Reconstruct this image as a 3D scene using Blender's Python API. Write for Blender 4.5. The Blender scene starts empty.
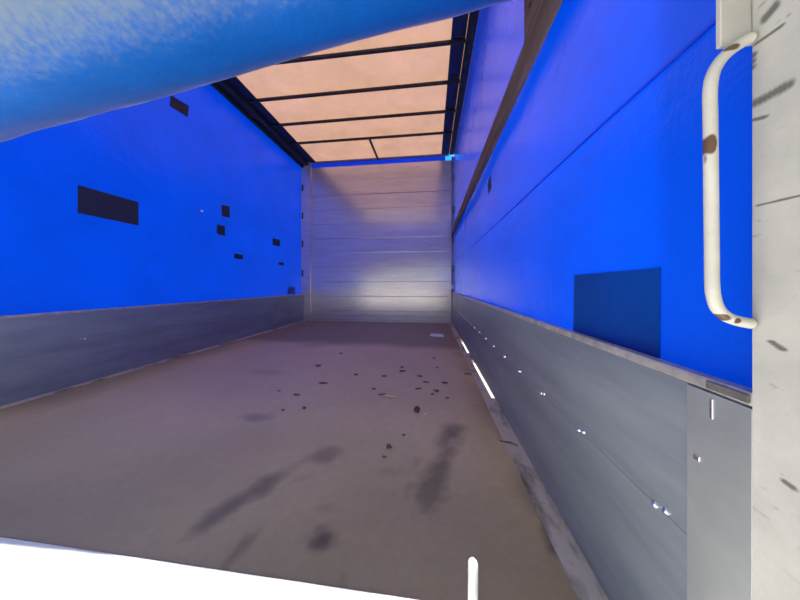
import bpy, bmesh, math, random
from mathutils import Vector, Matrix, noise
random.seed(7)
scene = bpy.context.scene
C = scene.collection

# ------------------------------------------------------------------ camera
F, U0, V0, PSI, CZ = 252.2, 400.0, 284.8, math.radians(6.92), 0.606
cam = bpy.data.cameras.new('camera')
cam.sensor_width = 36.0
cam.lens = F / 800 * 36
cam.shift_y = -(300 - V0) / 800
cam.clip_start = 0.01
co = bpy.data.objects.new('camera', cam)
C.objects.link(co)
co.location = (0, 0, CZ)
co.rotation_euler = (math.radians(90), 0, PSI)
scene.camera = co

# ------------------------------------------------------------------ world, sun, exposure
w = bpy.data.worlds.new('sky')
scene.world = w
w.use_nodes = True
bg = w.node_tree.nodes['Background']
bg.inputs[0].default_value = (0.72, 0.84, 1.0, 1)
bg.inputs[1].default_value = 0.95
sd = bpy.data.lights.new('sun', 'SUN')
sd.energy = 20.0
sd.angle = math.radians(0.8)
sd.color = (1.0, 0.94, 0.84)
so = bpy.data.objects.new('sun', sd)
C.objects.link(so)
SUN = Vector((0.08, -0.112, 0.99)).normalized()
so.rotation_euler = SUN.to_track_quat('Z', 'Y').to_euler()
so.location = SUN * 20
scene.view_settings.view_transform = 'Standard'
scene.view_settings.look = 'None'
scene.view_settings.exposure = 0.0
scene.view_settings.gamma = 1.0
scene.view_settings.use_curve_mapping = False

# ------------------------------------------------------------------ dimensions (metres)
XR, XL = 0.337, -2.113          # inner faces of the side boards
XTR, XTL = 0.364, -2.160        # tarpaulins, just outside the boards
D = 4.03                        # front wall
ZR = 2.69                       # roof sheet
YREAR = 0.12                    # rear end of the body
BH = 0.49                       # side board height


def direction(u, v):
    xc, zc = (u - U0) / F, 1.0
    return Vector((xc * math.cos(PSI) - zc * math.sin(PSI), xc * math.sin(PSI) + zc * math.cos(PSI), -(v - V0) / F))


def on_x(u, v, x):
    d = direction(u, v); t = x / d.x
    return Vector((0, 0, CZ)) + d * t


def on_z(u, v, z=0.0):
    d = direction(u, v); t = (z - CZ) / d.z
    return Vector((0, 0, CZ)) + d * t


def on_y(u, v, y):
    d = direction(u, v); t = y / d.y
    return Vector((0, 0, CZ)) + d * t


# ------------------------------------------------------------------ material helpers
def new_mat(name):
    m = bpy.data.materials.new(name); m.use_nodes = True
    nt = m.node_tree
    return m, nt, nt.nodes['Principled BSDF'], nt.nodes['Material Output']


def node(nt, kind, **kw):
    n = nt.nodes.new(kind)
    for k, v in kw.items():
        setattr(n, k, v)
    return n


def coords(nt, scale=(1, 1, 1), rot=(0, 0, 0), loc=(0, 0, 0)):
    tc = node(nt, 'ShaderNodeTexCoord'); mp = node(nt, 'ShaderNodeMapping')
    nt.links.new(tc.outputs['Object'], mp.inputs['Vector'])
    mp.inputs['Scale'].default_value = scale
    mp.inputs['Rotation'].default_value = rot
    mp.inputs['Location'].default_value = loc
    return mp.outputs[0]


def noise_fac(nt, scale=5.0, detail=5.0, rough=0.6, lo=0.35, hi=0.65, vec=None, dist=0.0):
    n = node(nt, 'ShaderNodeTexNoise')
    n.inputs['Scale'].default_value = scale
    n.inputs['Detail'].default_value = detail
    n.inputs['Roughness'].default_value = rough
    n.inputs['Distortion'].default_value = dist
    nt.links.new(vec if vec is not None else coords(nt), n.inputs['Vector'])
    r = node(nt, 'ShaderNodeMapRange')
    r.inputs[1].default_value = lo; r.inputs[2].default_value = hi
    nt.links.new(n.outputs['Fac'], r.inputs[0])
    return r.outputs[0]


def mix(nt, fac, a, b):
    n = node(nt, 'ShaderNodeMix', data_type='RGBA')
    for s, i in ((fac, 0), (a, 6), (b, 7)):
        if hasattr(s, 'links'):
            nt.links.new(s, n.inputs[i])
        else:
            n.inputs[i].default_value = s if i == 0 else (*s, 1)
    return n.outputs[2]


def bump(nt, height, strength, dist, target):
    b = node(nt, 'ShaderNodeBump')
    b.inputs['Strength'].default_value = strength
    b.inputs['Distance'].default_value = dist
    nt.links.new(height, b.inputs['Height'])
    nt.links.new(b.outputs[0], target)


def spots(nt, pts, soft=0.35, wob=0.5):
    """union of ellipsoid marks, pts = [(centre, (rx,ry,rz))], edges broken up by noise"""
    v = coords(nt)
    nz = node(nt, 'ShaderNodeTexNoise'); nz.inputs['Scale'].default_value = 90.0; nz.inputs['Detail'].default_value = 3
    nt.links.new(v, nz.inputs['Vector'])
    acc = None
    for c, r in pts:
        s = node(nt, 'ShaderNodeVectorMath', operation='SUBTRACT'); nt.links.new(v, s.inputs[0]); s.inputs[1].default_value = c
        d = node(nt, 'ShaderNodeVectorMath', operation='DIVIDE'); nt.links.new(s.outputs[0], d.inputs[0]); d.inputs[1].default_value = r
        l = node(nt, 'ShaderNodeVectorMath', operation='LENGTH'); nt.links.new(d.outputs[0], l.inputs[0])
        a = node(nt, 'ShaderNodeMath', operation='MULTIPLY_ADD'); nt.links.new(nz.outputs['Fac'], a.inputs[0])
        a.inputs[1].default_value = wob; nt.links.new(l.outputs['Value'], a.inputs[2])
        m = node(nt, 'ShaderNodeMapRange'); nt.links.new(a.outputs[0], m.inputs[0])
        m.inputs[1].default_value = 1.0 + wob * .5 - soft * .5; m.inputs[2].default_value = 1.0 + wob * .5 + soft * .5
        m.inputs[3].default_value = 1.0; m.inputs[4].default_value = 0.0
        if acc is None:
            acc = m.outputs[0]
        else:
            x = node(nt, 'ShaderNodeMath', operation='MAXIMUM')
            nt.links.new(acc, x.inputs[0]); nt.links.new(m.outputs[0], x.inputs[1]); acc = x.outputs[0]
    return acc


def tarp_mat(name, refl, trans, dust_sunlit=None, ior=1.45, rough=0.22):
    m, nt, p, out = new_mat(name)
    nt.nodes.remove(p)
    d = node(nt, 'ShaderNodeBsdfDiffuse'); t = node(nt, 'ShaderNodeBsdfTranslucent')
    f = noise_fac(nt, 2.3, 6, .65, .3, .7)
    nt.links.new(mix(nt, f, [c * .82 for c in refl], [min(1, c * 1.12) for c in refl]), d.inputs[0])
    tcol = mix(nt, f, [c * .9 for c in trans], [min(1, c * 1.06) for c in trans])
    nt.links.new(tcol, t.inputs[0])
    a = node(nt, 'ShaderNodeAddShader'); nt.links.new(d.outputs[0], a.inputs[0]); nt.links.new(t.outputs[0], a.inputs[1])
    g = node(nt, 'ShaderNodeBsdfGlossy'); g.inputs['Roughness'].default_value = rough
    ms = node(nt, 'ShaderNodeMixShader')
    # Schlick's Fresnel curve, the same on both sides of the thin sheet
    f0 = ((ior - 1) / (ior + 1)) ** 2
    lw = node(nt, 'ShaderNodeLayerWeight'); lw.inputs['Blend'].default_value = .5
    pw = node(nt, 'ShaderNodeMath', operation='POWER'); pw.inputs[1].default_value = 5.0
    nt.links.new(lw.outputs['Facing'], pw.inputs[0])
    ma = node(nt, 'ShaderNodeMath', operation='MULTIPLY_ADD'); ma.inputs[1].default_value = 1 - f0; ma.inputs[2].default_value = f0
    nt.links.new(pw.outputs[0], ma.inputs[0]); nt.links.new(ma.outputs[0], ms.inputs[0])
    nt.links.new(a.outputs[0], ms.inputs[1]); nt.links.new(g.outputs[0], ms.inputs[2])
    last = ms.outputs[0]
    if dust_sunlit:
        dd = node(nt, 'ShaderNodeBsdfDiffuse'); dd.inputs[0].default_value = (*dust_sunlit, 1)
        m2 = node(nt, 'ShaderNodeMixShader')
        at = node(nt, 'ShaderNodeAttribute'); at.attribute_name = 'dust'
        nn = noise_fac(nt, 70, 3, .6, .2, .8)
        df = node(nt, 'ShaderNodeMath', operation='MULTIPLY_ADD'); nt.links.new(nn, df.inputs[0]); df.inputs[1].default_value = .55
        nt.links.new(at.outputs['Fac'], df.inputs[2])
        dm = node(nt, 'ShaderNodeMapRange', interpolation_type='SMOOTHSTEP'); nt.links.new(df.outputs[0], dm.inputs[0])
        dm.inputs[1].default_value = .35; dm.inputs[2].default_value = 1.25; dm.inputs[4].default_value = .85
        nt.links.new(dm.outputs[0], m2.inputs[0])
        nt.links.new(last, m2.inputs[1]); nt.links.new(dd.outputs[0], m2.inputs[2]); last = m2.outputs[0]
    nt.links.new(last, out.inputs[0])
    # woven fabric relief
    wv = noise_fac(nt, 14, 6, .6, .2, .8)
    b = node(nt, 'ShaderNodeBump'); b.inputs['Strength'].default_value = .12; b.inputs['Distance'].default_value = .02
    nt.links.new(wv, b.inputs['Height'])
    for n in (d, t, g):
        nt.links.new(b.outputs[0], n.inputs['Normal'])
    return m


def plain_mat(name, a, b, rough=.6, metal=0.0, scale=6.0, vec_scale=(1, 1, 1), lo=.35, hi=.65, bmp=.15, spec=.5):
    m, nt, p, out = new_mat(name)
    f = noise_fac(nt, scale, 6, .65, lo, hi, coords(nt, vec_scale))
    nt.links.new(mix(nt, f, a, b), p.inputs['Base Color'])
    p.inputs['Roughness'].default_value = rough
    p.inputs['Metallic'].default_value = metal
    p.inputs['Specular IOR Level'].default_value = spec
    if bmp:
        bump(nt, f, bmp, .004, p.inputs['Normal'])
    return m


M = {}
M['tarp'] = tarp_mat('blue_tarpaulin', (.002, .033, .22), (.0, .040, .54))
M['roll'] = tarp_mat('rolled_blue_tarpaulin', (.001, .072, .33), (.0, .01, .05), dust_sunlit=(.145, .19, .25), ior=1.3, rough=.5)
M['roof'] = tarp_mat('beige_roof_sheet', (.50, .40, .30), (.094, .053, .028), ior=1.3)
M['seam'] = tarp_mat('blue_weld_seam', (.002, .033, .22), (.0, .040, .54))
M['patch_dark'] = plain_mat('dark_navy_patch', (.006, .010, .035), (.012, .02, .06), .6, 0, 120, bmp=.3)
M['patch_blue'] = tarp_mat('blue_repair_patch', (.003, .04, .16), (.0, .055, .32))
M['cyan'] = tarp_mat('worn_pale_tarpaulin', (.05, .25, .45), (.03, .50, .95))
M['navy'] = plain_mat('navy_edge_band', (.004, .010, .05), (.008, .018, .09), .7, 0, 8)
M['frame'] = plain_mat('dark_steel', (.012, .013, .016), (.035, .035, .038), .55, .3, 18)
M['header'] = plain_mat('grey_header_steel', (.16, .16, .18), (.26, .25, .25), .5, .4, 18)
M['alu'] = plain_mat('scuffed_aluminium', (.25, .29, .335), (.36, .40, .44), .42, .55, 5, (1, .35, 2.2), bmp=.08)
M['alu_cap'] = plain_mat('aluminium_end_plate', (.36, .39, .40), (.47, .49, .49), .45, .7, 6, bmp=.06)
M['alu_lip'] = plain_mat('worn_aluminium_lip', (.40, .38, .36), (.66, .62, .56), .4, .6, 30, bmp=.1)
M['rivet'] = plain_mat('bright_rivet', (.85, .85, .85), (.95, .95, .95), .22, 1.0, 20, bmp=0)
M['wood'] = plain_mat('weathered_wood', (.055, .036, .028), (.15, .10, .075), .75, 0, 4, (12, .8, 12), bmp=.3)
M['eyelet'] = plain_mat('black_eyelet', (.01, .01, .012), (.03, .03, .03), .5, .3, 30, bmp=0)
M['notch'] = plain_mat('dull_grey_notch', (.07, .06, .06), (.12, .11, .105), .7, .1, 40)
M['chip'] = plain_mat('dark_wood_chip', (.075, .055, .042), (.17, .125, .095), .85, 0, 60)
M['straw'] = plain_mat('pale_splinter', (.55, .45, .28), (.75, .65, .45), .8, 0, 60)
M['paper'] = plain_mat('white_paper', (.75, .72, .66), (.9, .88, .84), .8, 0, 40)
M['sill'] = plain_mat('white_painted_sill', (.74, .76, .72), (.86, .86, .83), .55, 0, 9, bmp=.05)
M['pin'] = plain_mat('pale_steel_pin', (.30, .31, .30), (.40, .41, .40), .5, .1, 30, bmp=.05)
M['ground'] = plain_mat('pale_concrete', (.24, .225, .20), (.31, .295, .265), .9, 0, 2.5, bmp=.2)
M['dirt_trim'] = plain_mat('dirty_edge_trim', (.16, .14, .115), (.58, .53, .45), .65, .1, 9, (1, .5, 1), .34, .5, bmp=.3)


def front_mat():
    m, nt, p, out = new_mat('front_wall_aluminium')
    f = noise_fac(nt, 3.0, 7, .7, .3, .7, coords(nt, (.6, 1, 5)))
    c = mix(nt, f, (.60, .545, .51), (.76, .70, .655))
    s = noise_fac(nt, 7, 6, .75, .63, .70, coords(nt, (1, 1, 6), (0, 0, 0), (3, 1, 2)))
    c = mix(nt, s, c, (.12, .10, .09))
    nt.links.new(c, p.inputs['Base Color'])
    p.inputs['Metallic'].default_value = .55
    p.inputs['Roughness'].default_value = .22
    bump(nt, f, .02, .004, p.inputs['Normal'])
    return m


def post_mat():
    m, nt, p, out = new_mat('scuffed_cream_paint')
    f = noise_fac(nt, 12, 6, .7, .3, .7)
    c = mix(nt, f, (.38, .37, .34), (.50, .485, .44))
    # diagonal scuffs, long in one direction on the inner face (y,z)
    v = coords(nt, (1, 13, 40), (math.radians(-28), 0, 0), (2.3, 4.1, .7))
    s = noise_fac(nt, 1.1, 5, .65, .64, .84, v)
    c = mix(nt, s, c, (.16, .16, .14))
    v2 = coords(nt, (3, 30, 70), (math.radians(-20), 0, 0), (7.3, 1.1, 5))
    c = mix(nt, noise_fac(nt, 1.0, 4, .6, .66, .76, v2), c, (.16, .15, .13))
    # scraped strokes on the inner face
    strokes = []
    for (u0, v0, u1, v1, hw, n) in ((750, 106, 790, 84, .0042, 9), (757, 43, 780, 27, .0016, 9), (765, 18, 775, 6, .0045, 4), (753, 120, 765, 117, .0016, 4),
                                    (752, 68, 753, 56, .003, 3), (772, 342, 782, 349, .0018, 4), (785, 482, 792, 487, .0025, 3), (760, 205, 798, 196, .0011, 12)):
        for k in range(n):
            q = on_x(u0 + (u1 - u0) * k / (n - 1), v0 + (v1 - v0) * k / (n - 1), .3325) + Vector((-.40, -.21, 0))
            strokes.append((q, (.01, .0035, hw)))
    mk = spots(nt, strokes, .9, .8)
    c = mix(nt, mk, c, (.12, .12, .105))
    nt.links.new(c, p.inputs['Base Color'])
    p.inputs['Roughness'].default_value = .6
    bump(nt, f, .15, .002, p.inputs['Normal'])
    return m


M['front'] = front_mat()
M['post'] = post_mat()

# ------------------------------------------------------------------ mesh helpers
def tag(o, label=None, cat=None, group=None, kind=None):
    if label: o['label'] = label
    if cat: o['category'] = cat
    if group: o['group'] = group
    if kind: o['kind'] = kind
    return o


def obj(name, bm, mat, parent=None, smooth=False):
    me = bpy.data.meshes.new(name)
    bmesh.ops.recalc_face_normals(bm, faces=bm.faces)
    bm.to_mesh(me); bm.free()
    if smooth:
        for p in me.polygons: p.use_smooth = True
    me.materials.append(M[mat] if isinstance(mat, str) else mat)
    o = bpy.data.objects.new(name, me); C.objects.link(o)
    if parent: o.parent = parent
    return o


def empty(name, loc=(0, 0, 0)):
    o = bpy.data.objects.new(name, None); C.objects.link(o); o.location = loc
    o.empty_display_size = .05
    return o


def box(bm, x0, x1, y0, y1, z0, z1, bevel=0.0, seg=2):
    vs = [bm.verts.new((x, y, z)) for x in (x0, x1) for y in (y0, y1) for z in (z0, z1)]
    fs = [(0, 1, 3, 2), (4, 6, 7, 5), (0, 4, 5, 1), (2, 3, 7, 6), (0, 2, 6, 4), (1, 5, 7, 3)]
    faces = [bm.faces.new([vs[i] for i in f]) for f in fs]
    if bevel:
        es = list({e for f in faces for e in f.edges})
        bmesh.ops.bevel(bm, geom=es, offset=bevel, segments=seg, affect='EDGES', profile=.7)
    return bm


def B(*a, **k):
    return box(bmesh.new(), *a, **k)


def prism(pts, z0, z1):
    """polygon in xy between two heights"""
    bm = bmesh.new()
    a = [bm.verts.new((x, y, z0)) for x, y in pts]; b = [bm.verts.new((x, y, z1)) for x, y in pts]
    bm.faces.new(a[::-1]); bm.faces.new(b)
    n = len(pts)
    for i in range(n): bm.faces.new((a[i], a[(i + 1) % n], b[(i + 1) % n], b[i]))
    return bm


def tube(path, r, seg=14, caps=True):
    bm = bmesh.new(); rings = []
    pts = [Vector(p) for p in path]
    prev = None
    for i, p in enumerate(pts):
        t = (pts[min(i + 1, len(pts) - 1)] - pts[max(i - 1, 0)]).normalized()
        if prev is None:
            n = t.orthogonal().normalized()
        else:
            n = (prev - t * prev.dot(t)).normalized()
        prev = n; b = t.cross(n)
        rr = r[i] if isinstance(r, (list, tuple)) else r
        rings.append([bm.verts.new(p + (n * math.cos(k * 2 * math.pi / seg) + b * math.sin(k * 2 * math.pi / seg)) * rr) for k in range(seg)])
    for a, c in zip(rings, rings[1:]):
        for k in range(seg):
            bm.faces.new((a[k], a[(k + 1) % seg], c[(k + 1) % seg], c[k]))
    if caps:
        bm.faces.new(rings[0][::-1]); bm.faces.new(rings[-1])
    return bm


def dome(bm, c, r, axis, h, seg=12):
    """rivet head: shallow dome with its back at c, standing out along axis"""
    ax = Vector(axis); n = ax.orthogonal().normalized(); b = ax.cross(n)
    rings = []
    for k in range(4):
        a = k / 3 * math.pi / 2
        if k == 3: break
        rings.append([bm.verts.new(Vector(c) + ax * (h * math.sin(a)) + (n * math.cos(j * 2 * math.pi / seg) + b * math.sin(j * 2 * math.pi / seg)) * (r * math.cos(a))) for j in range(seg)])
    top = bm.verts.new(Vector(c) + ax * h)
    bm.faces.new(rings[0][::-1])
    for p, q in zip(rings, rings[1:]):
        for j in range(seg): bm.faces.new((p[j], p[(j + 1) % seg], q[(j + 1) % seg], q[j]))
    for j in range(seg): bm.faces.new((rings[-1][j], rings[-1][(j + 1) % seg], top))
    return bm


# ------------------------------------------------------------------ the setting: ground, floor, edge trims
g = obj('ground', B(-40, 40, -40, 40, -1.25, -1.15), 'ground'); tag(g, 'pale concrete yard under the truck', 'ground', kind='structure')

# floor deck: fine grid carrying a "dirt" attribute for stains and painted shade
FX0, FX1 = XL + .002, XR - .014
STAINS = [  # (u, v, half length along, half width, angle in deg of long axis from +x towards +y, strength)
    (441, 468, .26, .05, 76, .75), (232, 505, .20, .045, 62, .75), (322, 541, .055, .05, 0, .95), (244, 492, .14, .03, 60, .55),
    (325, 456, .06, .045, 30, .6), (239, 549, .06, .02, 70, .7), (256, 417, .07, .03, 0, .45), (408, 492, .05, .02, 80, .5),
    (390, 470, .06, .03, 20, .35), (300, 478, .06, .02, 40, .35), (327, 507, .05, .02, 0, .45), (342, 580, .05, .01, 80, .6),
    (268, 372, .12, .05, 0, .3), (548, 521, .10, .022, 78, .95), (500, 425, .12, .02, 80, .5), (420, 540, .07, .03, 60, .3),
    (386, 487, .05, .03, 20, .3), (150, 470, .25, .05, 40, .22), (497, 490, .05, .03, 0, .3), (415, 463, .07, .02, 80, .35)]
SP = [(on_z(s[0], s[1]), s[2], s[3], math.radians(s[4]), s[5]) for s in STAINS]


def dirt_shade(x, y):
    p = Vector((x, y, 0))
    wob = noise.noise(p * 6) * .5 + noise.noise(p * 17) * .42 + noise.noise(p * 45) * .25
    d = 0.0
    for c, a, b, ang, s in SP:
        dx, dy = x - c.x, y - c.y
        if abs(dx) > a * 2 + .05 or abs(dy) > a * 2 + .05: continue
        l = math.hypot((dx * math.cos(ang) + dy * math.sin(ang)) / a, (-dx * math.sin(ang) + dy * math.cos(ang)) / b) + wob
        d = max(d, s * (1 - min(1, max(0, (l - .35) / 1.05))))
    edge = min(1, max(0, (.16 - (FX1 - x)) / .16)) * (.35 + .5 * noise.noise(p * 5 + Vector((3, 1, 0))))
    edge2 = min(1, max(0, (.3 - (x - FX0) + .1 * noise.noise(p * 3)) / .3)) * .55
    far = min(1, max(0, (y - 2.35 + .12 * noise.noise(p * 3)) / .25)) * .62  # deck darker from mid-length to the front wall
    near = min(1, max(0, (1.05 + .2 * noise.noise(p * 2.2) - y) / .6)) * .5  # shade of the rolled curtain painted into the near floor
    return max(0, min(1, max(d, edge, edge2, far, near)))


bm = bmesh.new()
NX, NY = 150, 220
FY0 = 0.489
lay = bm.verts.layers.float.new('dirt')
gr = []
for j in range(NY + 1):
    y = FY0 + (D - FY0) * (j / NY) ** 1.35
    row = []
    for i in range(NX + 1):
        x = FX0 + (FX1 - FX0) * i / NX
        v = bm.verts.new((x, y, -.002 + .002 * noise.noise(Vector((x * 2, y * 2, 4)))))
        v[lay] = dirt_shade(x, y); row.append(v)
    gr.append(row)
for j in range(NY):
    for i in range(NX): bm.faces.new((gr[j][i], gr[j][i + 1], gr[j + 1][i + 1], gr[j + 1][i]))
r = bmesh.ops.extrude_face_region(bm, geom=bm.faces[:])
for e in r['geom']:
    if isinstance(e, bmesh.types.BMVert): e.co.z = -.02


def floor_mat():
    m, nt, p, out = new_mat('worn_brown_deck')
    at = node(nt, 'ShaderNodeAttribute'); at.attribute_name = 'dirt'
    f1 = noise_fac(nt, 1.6, 6, .65, .3, .7)
    f2 = noise_fac(nt, 28, 8, .75, .3, .75)
    c = mix(nt, f1, (.57, .45, .26), (.70, .56, .33))
    c2 = node(nt, 'ShaderNodeMath', operation='MULTIPLY'); nt.links.new(f2, c2.inputs[0]); c2.inputs[1].default_value = .35
    c = mix(nt, c2.outputs[0], c, (.36, .27, .17))
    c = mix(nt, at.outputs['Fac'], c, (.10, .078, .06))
    nt.links.new(c, p.inputs['Base Color'])
    p.inputs['Roughness'].default_value = .5
    p.inputs['Specular IOR Level'].default_value = .5
    bump(nt, f2, .2, .004, p.inputs['Normal'])
    return m


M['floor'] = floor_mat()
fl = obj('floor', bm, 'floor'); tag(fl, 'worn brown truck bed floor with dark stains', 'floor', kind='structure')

# edge trims: aluminium angles; on the right two stretches stop short of the board and let daylight in from below
SLOTS = [(on_z(496, 399).y, on_z(475, 361).y), (on_z(471, 353.5).y, on_z(462.5, 340.5).y)]
cuts = [FY0] + [v for s in SLOTS for v in s] + [D]
bm = bmesh.new()
for i, (a, b) in enumerate(zip(cuts, cuts[1:])):
    box(bm, XR - .055, XR - .014 if i % 2 else XR + .02, a, b, -.02, .005, .002, 1)
t1 = obj('trim_1', bm, 'dirt_trim'); tag(t1, 'dirty pale metal edging between the floor and the board below the grab handle', 'trim', kind='structure')
t2 = obj('trim_2', B(XL - .02, XL + .03, FY0, D, -.02, .004, .002, 1), 'dirt_trim'); tag(t2, 'dark metal edging along the shaded far side of the floor', 'trim', kind='structure')


# ------------------------------------------------------------------ tarpaulin walls
def bulge(y, z, s):
    e = max(0, min(1, (D - .02 - y) / .5)) * max(0, min(1, (ZR - .02 - z) / .4))
    return e * .010 * noise.noise(Vector((y * 1.1, z * 1.3, s))) + e * .003 * noise.noise(Vector((y * 4, z * 4, s + 9)))


def tarp_wall(name, x, sgn, s, z0=.30):
    bm = bmesh.new(); ny, nz = 70, 44; rows = []
    for i in range(ny + 1):
        y = YREAR + .05 + (D + .08 - YREAR - .05) * i / ny
        rows.append([bm.verts.new((x + bulge(y, z0 + (ZR - .001 - z0) * k / nz, s) * sgn, y, z0 + (ZR - .001 - z0) * k / nz)) for k in range(nz + 1)])
    for i in range(ny):
        for k in range(nz): bm.faces.new((rows[i][k], rows[i + 1][k], rows[i + 1][k + 1], rows[i][k + 1]))
    return obj(name, bm, 'tarp', smooth=True)


wl = tarp_wall('wall_left', XTL, 1, 1.7); tag(wl, 'glowing blue tarpaulin wall with several small dark patches', 'tarpaulin', kind='structure')
wr = tarp_wall('wall_right', XTR, 1, 5.3); tag(wr, 'blue tarpaulin wall behind the wooden lath and grab handle', 'tarpaulin', kind='structure')


def sheet_on(name, pts, x, s, inward, mat, parent, th=.002):
    """thin piece following the tarpaulin; pts = 4 (y,z) corners"""
    bm = bmesh.new(); n = 6; fr, bk = [], []
    a, b, c, d = [Vector((p[0], p[1])) for p in pts]
    for i in range(n + 1):
        rf, rb = [], []
        for j in range(n + 1):
            p = (a.lerp(b, i / n)).lerp(d.lerp(c, i / n), j / n)
            xx = x + bulge(p.x, p.y, s)
            rf.append(bm.verts.new((xx + inward * .0045, p.x, p.y))); rb.append(bm.verts.new((xx + inward * (.0045 - th), p.x, p.y)))
        fr.append(rf); bk.append(rb)
    for i in range(n):
        for j in range(n):
            bm.faces.new((fr[i][j], fr[i + 1][j], fr[i + 1][j + 1], fr[i][j + 1]))
            bm.faces.new((bk[i][j], bk[i][j + 1], bk[i + 1][j + 1], bk[i + 1][j]))
    for i in range(n):
        bm.faces.new((fr[i][0], bk[i][0], bk[i + 1][0], fr[i + 1][0])); bm.faces.new((fr[i][n], fr[i + 1][n], bk[i + 1][n], bk[i][n]))
        bm.faces.new((fr[0][i], fr[0][i + 1], bk[0][i + 1], bk[0][i])); bm.faces.new((fr[n][i], bk[n][i], bk[n][i + 1], fr[n][i + 1]))
    return obj(name, bm, mat, parent)


PATCHES = [[(78, 185), (138.5, 202), (139, 225.5), (78, 213)], [(171, 95), (189, 106), (188, 117), (170, 106)],
           [(221.5, 205), (229.5, 206), (230, 218), (222, 216)], [(217, 224.5), (225, 226), (225, 236), (217, 234)],
           [(273, 238), (280, 240), (280, 246.5), (273, 245)], [(234, 253.5), (243, 255), (242.5, 259.5), (234, 258.5)],
           [(279, 262), (284, 262.5), (284, 265.5), (279, 265)], [(287.5, 287), (295, 287), (295, 294), (287.5, 294)]]
for k, q in enumerate(PATCHES):
    pts = []
    for u, v in q:
        p = on_x(u, v, XTL + .004); pts.append((p.y, p.z))
    pc = sheet_on('patch', pts, XTL, 1.7, 1, 'patch_dark' if k < 7 else 'patch_blue', wl)
    if k == 0: pc['label'] = 'large dark navy rectangular patch'
q = [on_x(u, v, XTR - .004) for u, v in ((576, 275), (660, 267.5), (660, 362), (576, 338))]
pc = sheet_on('patch', [(p.y, p.z) for p in q], XTR, 5.3, -1, 'patch_blue', wr); pc['label'] = 'large dull dark blue rectangular patch'
p = on_x(490, 185, XTR)
sheet_on('patch', [(p.y - .04, p.z - .03), (p.y + .04, p.z - .04), (p.y + .05, p.z + .04), (p.y - .02, p.z + .05)], XTR, 5.3, -1, 'patch_dark', wr)
p = on_x(202, 211, XTL)
sheet_on('patch', [(p.y - .012, p.z - .008), (p.y + .012, p.z - .008), (p.y + .012, p.z + .008), (p.y - .012, p.z + .008)], XTL, 1.7, 1, 'paper', wl)  # white piece standing for a tiny bright hole in the tarpaulin


def seam(parent, x, s, inward, z, hgt):
    bm = bmesh.new(); n = 60; rows = []
    for i in range(n + 1):
        y = .2 + (D - .22) * i / n
        rows.append([bm.verts.new((x + bulge(y, zz, s) + inward * o, y, zz)) for zz, o in ((z - hgt / 2, .001), (z - hgt / 2, .004), (z + hgt / 2, .004), (z + hgt / 2, .001))])
    for i in range(n):
        for k in range(3): bm.faces.new((rows[i][k], rows[i + 1][k], rows[i + 1][k + 1], rows[i][k + 1]))
    return obj('seam', bm, 'seam', parent)


seam(wr, XTR, 5.3, -1, .945, .004)


# ------------------------------------------------------------------ front wall of horizontal aluminium planks
wf = obj('wall_front', B(XL - .01, XR + .012, D + .02, D + .05, -.05, 2.555), 'front')
tag(wf, 'pale scuffed aluminium front wall of horizontal planks', 'wall', kind='structure')
zs = [0.035, .10, .18]
while zs[-1] < 2.45: zs.append(zs[-1] + .2385)
zs[-1] = 2.565
px0, px1 = XL + .125, XR - .012
for k, (a, b) in enumerate(zip(zs, zs[1:])):
    off = .004 * math.sin(k * 2.3)
    obj('plank', B(px0, px1, D - .004 + off * .5, D + .02, a + .0015, b - .0015, .003, 2), 'front', wf)
obj('bottom_rail', B(px0, px1, D - .012, D + .02, 0.0, .031, .004, 2), 'front', wf)
obj('post', B(XTL + .002, px0 - .002, D - .03, D + .02, 0, 2.655, .006, 2), 'front', wf)
obj('post', B(px1 + .002, XTR - .002, D - .02, D + .02, 0, 2.61, .004, 2), 'header', wf)
for v in (188, 216, 244, 273):
    p = on_y(301.3, v, D - .03)
    obj('eyelet', B(XTL + .016, XTL + .044, D - .042, D - .028, p.z - .055, p.z + .055, .006, 2), 'eyelet', wf)
for v in (178, 210, 240, 269):
    p = on_y(454.5, v, D - .02)
    obj('eyelet', B(XR + .004, XTR - .008, D - .045, D - .018, p.z - .055, p.z + .055, .005, 2), 'eyelet', wf)
p = on_y(454.5, 287, D)
obj('latch', B(XR - .03, XR + .016, D - .05, D - .018, p.z - .03, p.z + .035, .008, 2), 'alu_lip', wf)
# strip of tarpaulin behind the slit above the planks
o = obj('front_strip', B(XL + .02, XR - .10, D + .072, D + .075, 2.40, ZR), 'tarp', wf)
o = obj('front_strip', B(XR - .098, XR + .015, D + .072, D + .075, 2.40, ZR), 'cyan', wf); o['label'] = 'bright pale blue worn corner of the front tarpaulin'  # pale sheet added in place of sky showing through the corner

# ------------------------------------------------------------------ ceiling sheet and its frame
BOWS = [3.438, 3.017, 2.584, 2.162, 1.740, 1.318, .896]
bm = bmesh.new(); nx, ny = 40, 110; rows = []
for j in range(ny + 1):
    y = YREAR + .05 + (D + .05 - YREAR - .05) * j / ny
    ph = (y - BOWS[0]) / .422
    row = []
    for i in range(nx + 1):
        x = XTL - .03 + (XTR - XTL + .06) * i / nx
        e = min(1, max(0, min(x - XTL, XTR - x) / .3))
        row.append(bm.verts.new((x, y, ZR + e * (-.010 * math.sin(math.pi * ph) ** 2 + .006 * noise.noise(Vector((x * 3, y * 3, 2)))))))
    rows.append(row)
for j in range(ny):
    for i in range(nx): bm.faces.new((rows[j][i], rows[j][i + 1], rows[j + 1][i + 1], rows[j + 1][i]))
ce = obj('ceiling', bm, 'roof', smooth=True); tag(ce, 'translucent beige roof sheet stretched over dark cross bars', 'roof sheet', kind='structure')
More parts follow.
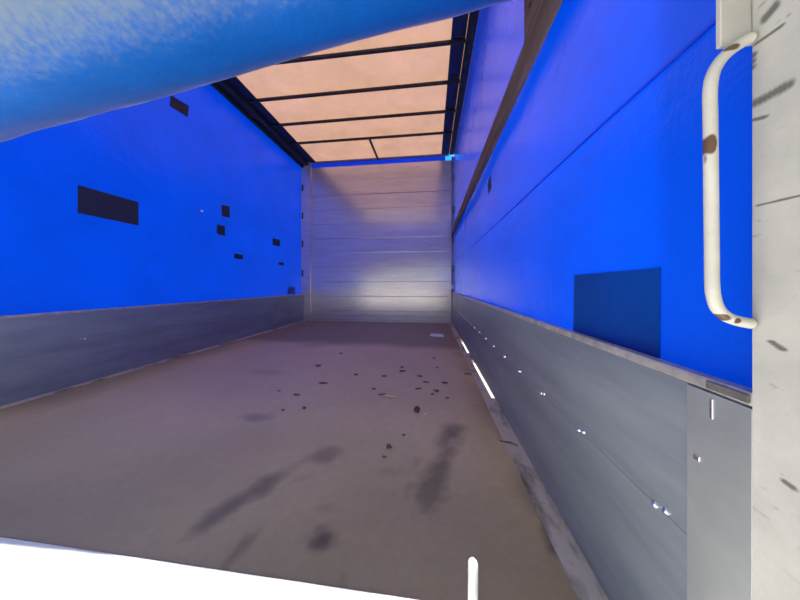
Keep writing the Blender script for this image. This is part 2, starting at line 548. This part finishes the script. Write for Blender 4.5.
obj('edge_band', B(XL + .08, XL + .20, YREAR + .05, D, 2.664, 2.670), 'navy', ce)['label'] = 'navy fabric edge band'
obj('edge_band', B(.170, .289, YREAR + .05, D, 2.672, 2.676), 'navy', ce)

rf = empty('roof_frame', (0, 2, 2.6)); tag(rf, 'dark steel roof frame with cross bars under the beige roof sheet', 'roof frame')
inv = Matrix.Translation((0, -2, -2.6))


def fpart(name, bm, mat='frame', parent=None):
    bm.transform(inv); return obj(name, bm, mat, rf)


fpart('side_rail', B(XTL + .003, XL + .085, YREAR + .05, D - .032, 2.60, 2.662, .008, 2))
fpart('side_rail', B(.291, XTR - .002, YREAR + .05, D - .022, 2.635, 2.668, .008, 2))
fpart('lower_flange', B(XTL + .014, XL + .0, YREAR + .05, D - .032, 2.565, 2.599, .004, 1), 'frame')
for y in BOWS:
    fpart('cross_bar', B(XL + .086, .290, y - .013, y + .013, 2.636, 2.662, .005, 2))
    for x in (XL + .15, .255):
        fpart('cross_bar_bracket', B(x - .03, x + .03, y - .03, y + .03, 2.663, 2.6715, .002, 1))
fpart('centre_strut', B(-.865, -.835, BOWS[0] + .014, D - .002, 2.638, 2.66, .004, 1))
fpart('front_header', B(XL + .086, .290, D, D + .05, 2.655, 2.676, .003, 1), 'header')

# ------------------------------------------------------------------ drop-side boards
XP = .3325
PY = on_x(751.5, 300, XP).y
def side_board(xin, outw, y0, label, rivet_ys, capped, BH):
    root = empty('drop_side_board', (xin, 2.0, 0)); tag(root, label, 'side board', 'aluminium drop-side boards')
    iv = Matrix.Translation((-xin, -2.0, 0))

    def part(name, bm, mat, parent=root):
        bm.transform(iv); return obj(name, bm, mat, parent)

    def bx(x0, x1, *a, **k):
        return B(min(xin + outw * x0, xin + outw * x1), max(xin + outw * x0, xin + outw * x1), *a, **k)
    part('plank', bx(0, .012, y0, D - .031, 006e-3, .2748, bevel=.0012), 'alu')
    part('plank', bx(0, .012, y0, D - .031, .2752, BH - .016, bevel=.0012), 'alu')
    part('core', bx(.013, .018, y0, D - .031, .012, BH - .02), 'alu')
    part('top_rail', bx(-.003, .014, y0, D - .031, BH - .0155, BH, bevel=.004), 'alu_lip')
    for y in rivet_ys:
        for dy, dz in ((0, .003), (.018, -.003)):
            part('rivet', dome(bmesh.new(), (xin - outw * .0003, y + dy, .277 + dz), .0052, (-outw, 0, 0), .004), 'rivet')
    if capped:
        cap = part('end_plate', bx(-.004, -.0005, y0 - .0002, .373, .008, BH - .017, bevel=.0003, seg=1), 'alu_cap')
        cap['label'] = 'lighter aluminium end plate'
        part('latch_recess', bx(-.005, -.0032, y0 + .002, .350, BH - .0125, BH - .003, bevel=.0008, seg=1), 'notch')
        for (u, v, hz) in ((712, 409, .012), (699, 459, .003)):
            p = on_x(u, v, xin - .004)
            part('scratch', bx(-.0052, -.0038, p.y - .0015, p.y + (.0015 if hz > .01 else .006), p.z - hz, p.z + hz, bevel=.0004, seg=1), 'rivet')
    return root


side_board(XR, 1, PY + .0003, 'bluish grey aluminium side board below the blue tarpaulin with the wooden lath',
           [.407 + .197 * k for k in range(18)], True, .493)
side_board(XL, -1, .17, 'shaded dark grey side board below the tarpaulin with small dark patches',
           [1.29 + .62 * k for k in range(4)], False, .452)

# ------------------------------------------------------------------ wooden lath on the right tarpaulin
la = empty('side_lath', (.33, 2, 1.34)); tag(la, 'long brown weathered wooden lath running along the blue tarpaulin', 'lath')
iv = Matrix.Translation((-.33, -2, -1.34))
bm = bmesh.new()
box(bm, .316, .342, .32, D - .05, 1.342, 1.432, .004, 2); bm.transform(iv); obj('bar', bm, 'wood', la)
bm = bmesh.new(); box(bm, .3155, .3435, .735, .906, 1.433, 2.2, .006, 2); bm.transform(iv); obj('upright_board', bm, 'wood', la)
for dz in (1.50, 1.62):
    bm = bmesh.new(); dome(bm, (.3150, .85, dz), .008, (-1, 0, 0), .005); bm.transform(iv); obj('bolt', bm, 'frame', la)

# ------------------------------------------------------------------ rear corner post with grab handle
po = empty('corner_post', (.40, .21, 0)); tag(po, 'scuffed cream painted corner post carrying a grab handle', 'post')
iv = Matrix.Translation((-.40, -.21, 0))


def ppart(name, bm, mat, smooth=False, parent=po):
    bm.transform(iv); return obj(name, bm, mat, parent, smooth)


ppart('pillar', B(XP, .47, .05, PY, -.15, 2.66, .0008, 1), 'post')
zt = on_x(735, 57, .32).z
g0, g1 = on_y(717, 20, PY + .004), on_y(752, 20, PY + .004)
ppart('gusset_plate', B(g0.x, XP + .03, PY + .0005, PY + .006, zt + .012, 1.35, .001, 1), 'post')


# handle: a bent tube in a plane just ahead of the post's edge
def hp(u, v, y=None):
    return on_y(u, v, y if y else PY - .006)


HY = PY - .003
path = []
top_in, top_c, low_c, low_in = hp(757, 37, HY), hp(711, 62, HY), hp(713.5, 321, HY), hp(760, 323.5, HY)
pa = [hp(750, 38.5, HY), hp(744, 41.5, HY), hp(731, 50, HY), hp(720, 61, HY), hp(712.5, 75, HY), hp(710, 92, HY)]
pb = [hp(712, 282, HY), hp(713.5, 297, HY), hp(718, 309, HY), hp(727, 317, HY), hp(740, 321.5, HY), hp(751, 323.5, HY)]
mid = [pa[-1].lerp(pb[0], k / 8) for k in range(1, 8)]
raw = pa + mid + pb


def catmull(P, n=6):
    out = []
    for i in range(len(P) - 1):
        p0, p1, p2, p3 = P[max(i - 1, 0)], P[i], P[i + 1], P[min(i + 2, len(P) - 1)]
        for k in range(n):
            t = k / n
            out.append(.5 * ((2 * p1) + (p2 - p0) * t + (2 * p0 - 5 * p1 + 4 * p2 - p3) * t * t + (3 * p1 - p0 - 3 * p2 + p3) * t ** 3))
    return out + [P[-1]]


def handle_mat():
    m, nt, p, out = new_mat('chipped_cream_handle_paint')
    o = Vector((-.40, -.21, 0))
    rust_dark = []
    for u, v, r in ((713, 143, (.004, .02, .010)), (709, 157, (.0022, .02, .011)), (706, 273, (.0045, .02, .0055)), (721, 318.5, (.010, .02, .0045)), (739, 321, (.003, .02, .003)),
                    (729, 46, (.011, .004, .004))):  # last mark darkens the top bend
        q = hp(u, v, HY - .006) + o
        rust_dark.append((q, r))
    mk = spots(nt, rust_dark, .25, .5)
    f = noise_fac(nt, 30, 5, .6, .3, .7)
    c = mix(nt, f, (.47, .455, .40), (.58, .565, .50))
    c = mix(nt, mk, c, (.105, .055, .028))
    nt.links.new(c, p.inputs['Base Color'])
    p.inputs['Roughness'].default_value = .4
    bump(nt, mk, .4, .001, p.inputs['Normal'])
    return m


M['handle'] = handle_mat()
ha = ppart('grab_handle', tube(catmull(raw), .0054, 18), 'handle', True); ha['label'] = 'bent cream tube handle with chipped rusty paint'

# ------------------------------------------------------------------ rear sill with locking pin
si = empty('rear_sill', (-.9, .3, 0)); tag(si, 'white painted rear sill at the near edge of the floor in bright sunlight', 'sill')
iv = Matrix.Translation((.9, -.3, 0))


def spart(name, bm, mat, smooth=False):
    bm.transform(iv); return obj(name, bm, mat, si, smooth)


spart('sill_plate', B(XL - .03, XP - .001, -.38, .4855, -.08, .004, .006, 3), 'sill')  # plate extended unseen under the camera to bounce sunlight onto the post
pp = on_y(473, 560, .41)
spart('locking_pin', tube([(pp.x, .41, .0045), (pp.x, .41, pp.z - .012), (pp.x, .41, pp.z - .004), (pp.x, .41, pp.z)], [.0078, .0078, .0074, .0045], 14), 'pin', True)['label'] = 'short pale upright steel pin'

# ------------------------------------------------------------------ rolled up rear curtain
RY, RR = .50, .17
cu = empty('rear_curtain', (-.9, RY, 1.2)); tag(cu, 'rolled up blue rear tarpaulin sagging across the top of the opening', 'tarpaulin')
iv = Matrix.Translation((.9, -RY, -1.2))


def roll_z(x):
    ta = 1.026 + .31 * max(x, -1.9)
    al = math.atan(ta); be = al + .2
    for _ in range(20): be = al + math.asin(min(.9, RR * math.cos(be) / RY))
    return CZ + RY * math.tan(be) + .006 - .034 * x


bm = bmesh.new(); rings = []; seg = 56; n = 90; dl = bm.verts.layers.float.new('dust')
for i in range(n + 1):
    x = XL + .01 + (.308 - XL - .01) * i / n
    zc = roll_z(x); ring = []
    for k in range(seg):
        a = 2 * math.pi * k / seg
        q = Vector((x * 1.6, math.cos(a) * 1.2, math.sin(a) * 1.2))
        rr = RR * (1 + .05 * noise.noise(q * 1.3) + .018 * noise.noise(q * 5))
        vt = bm.verts.new((x, RY - math.cos(a) * rr, zc + math.sin(a) * rr))
        # dusty, and painted as if sunlit, on the upper, outer part of the roll
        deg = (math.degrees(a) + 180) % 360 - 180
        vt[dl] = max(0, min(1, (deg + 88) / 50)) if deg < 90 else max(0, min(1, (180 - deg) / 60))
        ring.append(vt)
    rings.append(ring)
for p_, q_ in zip(rings, rings[1:]):
    for k in range(seg): bm.faces.new((p_[k], p_[(k + 1) % seg], q_[(k + 1) % seg], q_[k]))
bm.faces.new(rings[0][::-1]); bm.faces.new(rings[-1])
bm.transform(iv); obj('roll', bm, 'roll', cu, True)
bm = bmesh.new(); fr = []
for i in range(61):
    x = XL + .01 + (.306 - XL - .01) * i / 60
    z0 = roll_z(x) + RR * .7
    fr.append([bm.verts.new((x, RY + .05 + .012 * math.sin(x * 9 + k * .7), z0 + (2.52 - z0) * k / 12)) for k in range(13)])
for a, b in zip(fr, fr[1:]):
    for k in range(12): bm.faces.new((a[k], b[k], b[k + 1], a[k + 1]))
bm.transform(iv); obj('hanging_sheet', bm, 'tarp', cu, True)

# ------------------------------------------------------------------ bits of debris on the floor
def flake(name, u, v, wpx, hpx, mat, label, cat, group, th=.004, ang=None):
    c = on_z(u, v, .002); e = on_z(u + wpx / 2, v, .002); f = on_z(u, v - hpx / 2, .002)
    a, b = max(.006, (e - c).length), max(.004, min(.07, (f - c).length * .8))
    pts = []
    n = 9
    for k in range(n):
        t = 2 * math.pi * k / n
        rr = random.uniform(.5, 1.15)
        pts.append((a * math.cos(t) * rr, b * math.sin(t) * rr))
    bm = prism(pts, 0, th)
    for vv in bm.verts:
        if vv.co.z > 0: vv.co.xy *= .8; vv.co.z *= random.uniform(.6, 1.3)
    o = obj(name, bm, mat); o.location = (c.x, c.y, .0022); o.rotation_euler.z = ang if ang is not None else random.uniform(-.25, .25)
    return tag(o, label, cat, group)


CLUSTER = 'small flat dark wood chip in the scattered cluster right of the floor centre'
CH = [(341, 353.5, 6, 2, 'dark wood chip lying farthest back on the left half of the floor'),
      (317.5, 365.5, 8, 2.5, 'slanted dark wood chip second farthest back on the left half of the floor'),
      (356, 374.5, 5, 2.5, 'lone dark wood chip midway between the left chips and the right cluster'),
      (323, 383, 12, 1.8, 'longest thin dark wood chip left of the floor centre'),
      (296, 394.5, 11, 2.2, 'oval dark wood chip just right of the lone pale splinter'),
      (304, 408, 6, 3, 'dark wood chip nearest the sill among the chips left of centre'),
      (283, 410, 5, 1.8, 'tiny dark wood chip just in front of the lone pale splinter'),
      (279, 391, 6, 1, 'tiny dark wood chip just behind the lone pale splinter'),
      (382, 394.5, 11, 2, 'dark wood chip at the end of the long pale straw splinter'),
      (384, 457, 5, 2.2, 'small dark wood chip just in front of the small brown bark lump'),
      (404, 435, 4, 1.8, 'tiny dark wood chip between the two bark lumps'),
      (468, 374, 8, 1.2, 'thin dark wood chip closest to the daylight slit in the floor edging'),
      (402.5, 371, 7, 2.2, CLUSTER), (384, 376, 6, 1.8, CLUSTER), (420, 376, 7, 1.6, CLUSTER), (426, 382, 6, 1.8, CLUSTER), (444.5, 382.5, 7, 2, CLUSTER),
      (419, 388.5, 8, 1.6, CLUSTER), (436, 390.5, 7, 3, CLUSTER), (432, 394, 5, 2, CLUSTER), (434, 358, 4, 1.4, CLUSTER), (437, 367.5, 4, 1.4, CLUSTER),
      (447, 398, 6, 1.8, CLUSTER), (374, 389, 5, 1.4, CLUSTER), (402, 367, 4, 1.3, CLUSTER)]
for u, v, a, b, lab in CH:
    flake('wood_chip', u, v, a, b, 'chip', lab, 'wood chip', 'dark wood chips on the floor', .0025)
flake('bark_lump', 417, 410.5, 8, 7, 'chip', 'thick dark bark lump on the floor beside a pale splinter', 'bark', None, .012)
flake('bark_lump', 388.5, 447, 7, 4, 'chip', 'small brown bark lump in the middle of the floor', 'bark', None, .009)
flake('splinter', 390, 396.5, 17, 1.2, 'straw', 'long pale straw splinter next to a dark chip', 'splinter', None, .005, -.12)
flake('splinter', 426, 414.3, 5, 1.2, 'paper', 'short white splinter beside the dark bark lump', 'splinter', None, .003)
flake('splinter', 277, 401.5, 8, 1.6, 'straw', 'pale splinter lying alone left of the other debris', 'splinter', None, .003)
flake('paper_scrap', 438, 336, 17, 2.4, 'paper', 'crumpled white paper scrap near the front wall', 'paper', None, .02)
c = on_z(508, 443, .009)
o = obj('twig', tube([(-.028, .012, 0), (-.01, .002, .003), (.01, -.002, .004), (.03, -.014, .001)], [.002, .003, .003, .0015], 8), 'chip', None, True)
o.location = (c.x, c.y, .0085); tag(o, 'thin dark twig lying across the pale floor edging', 'twig')
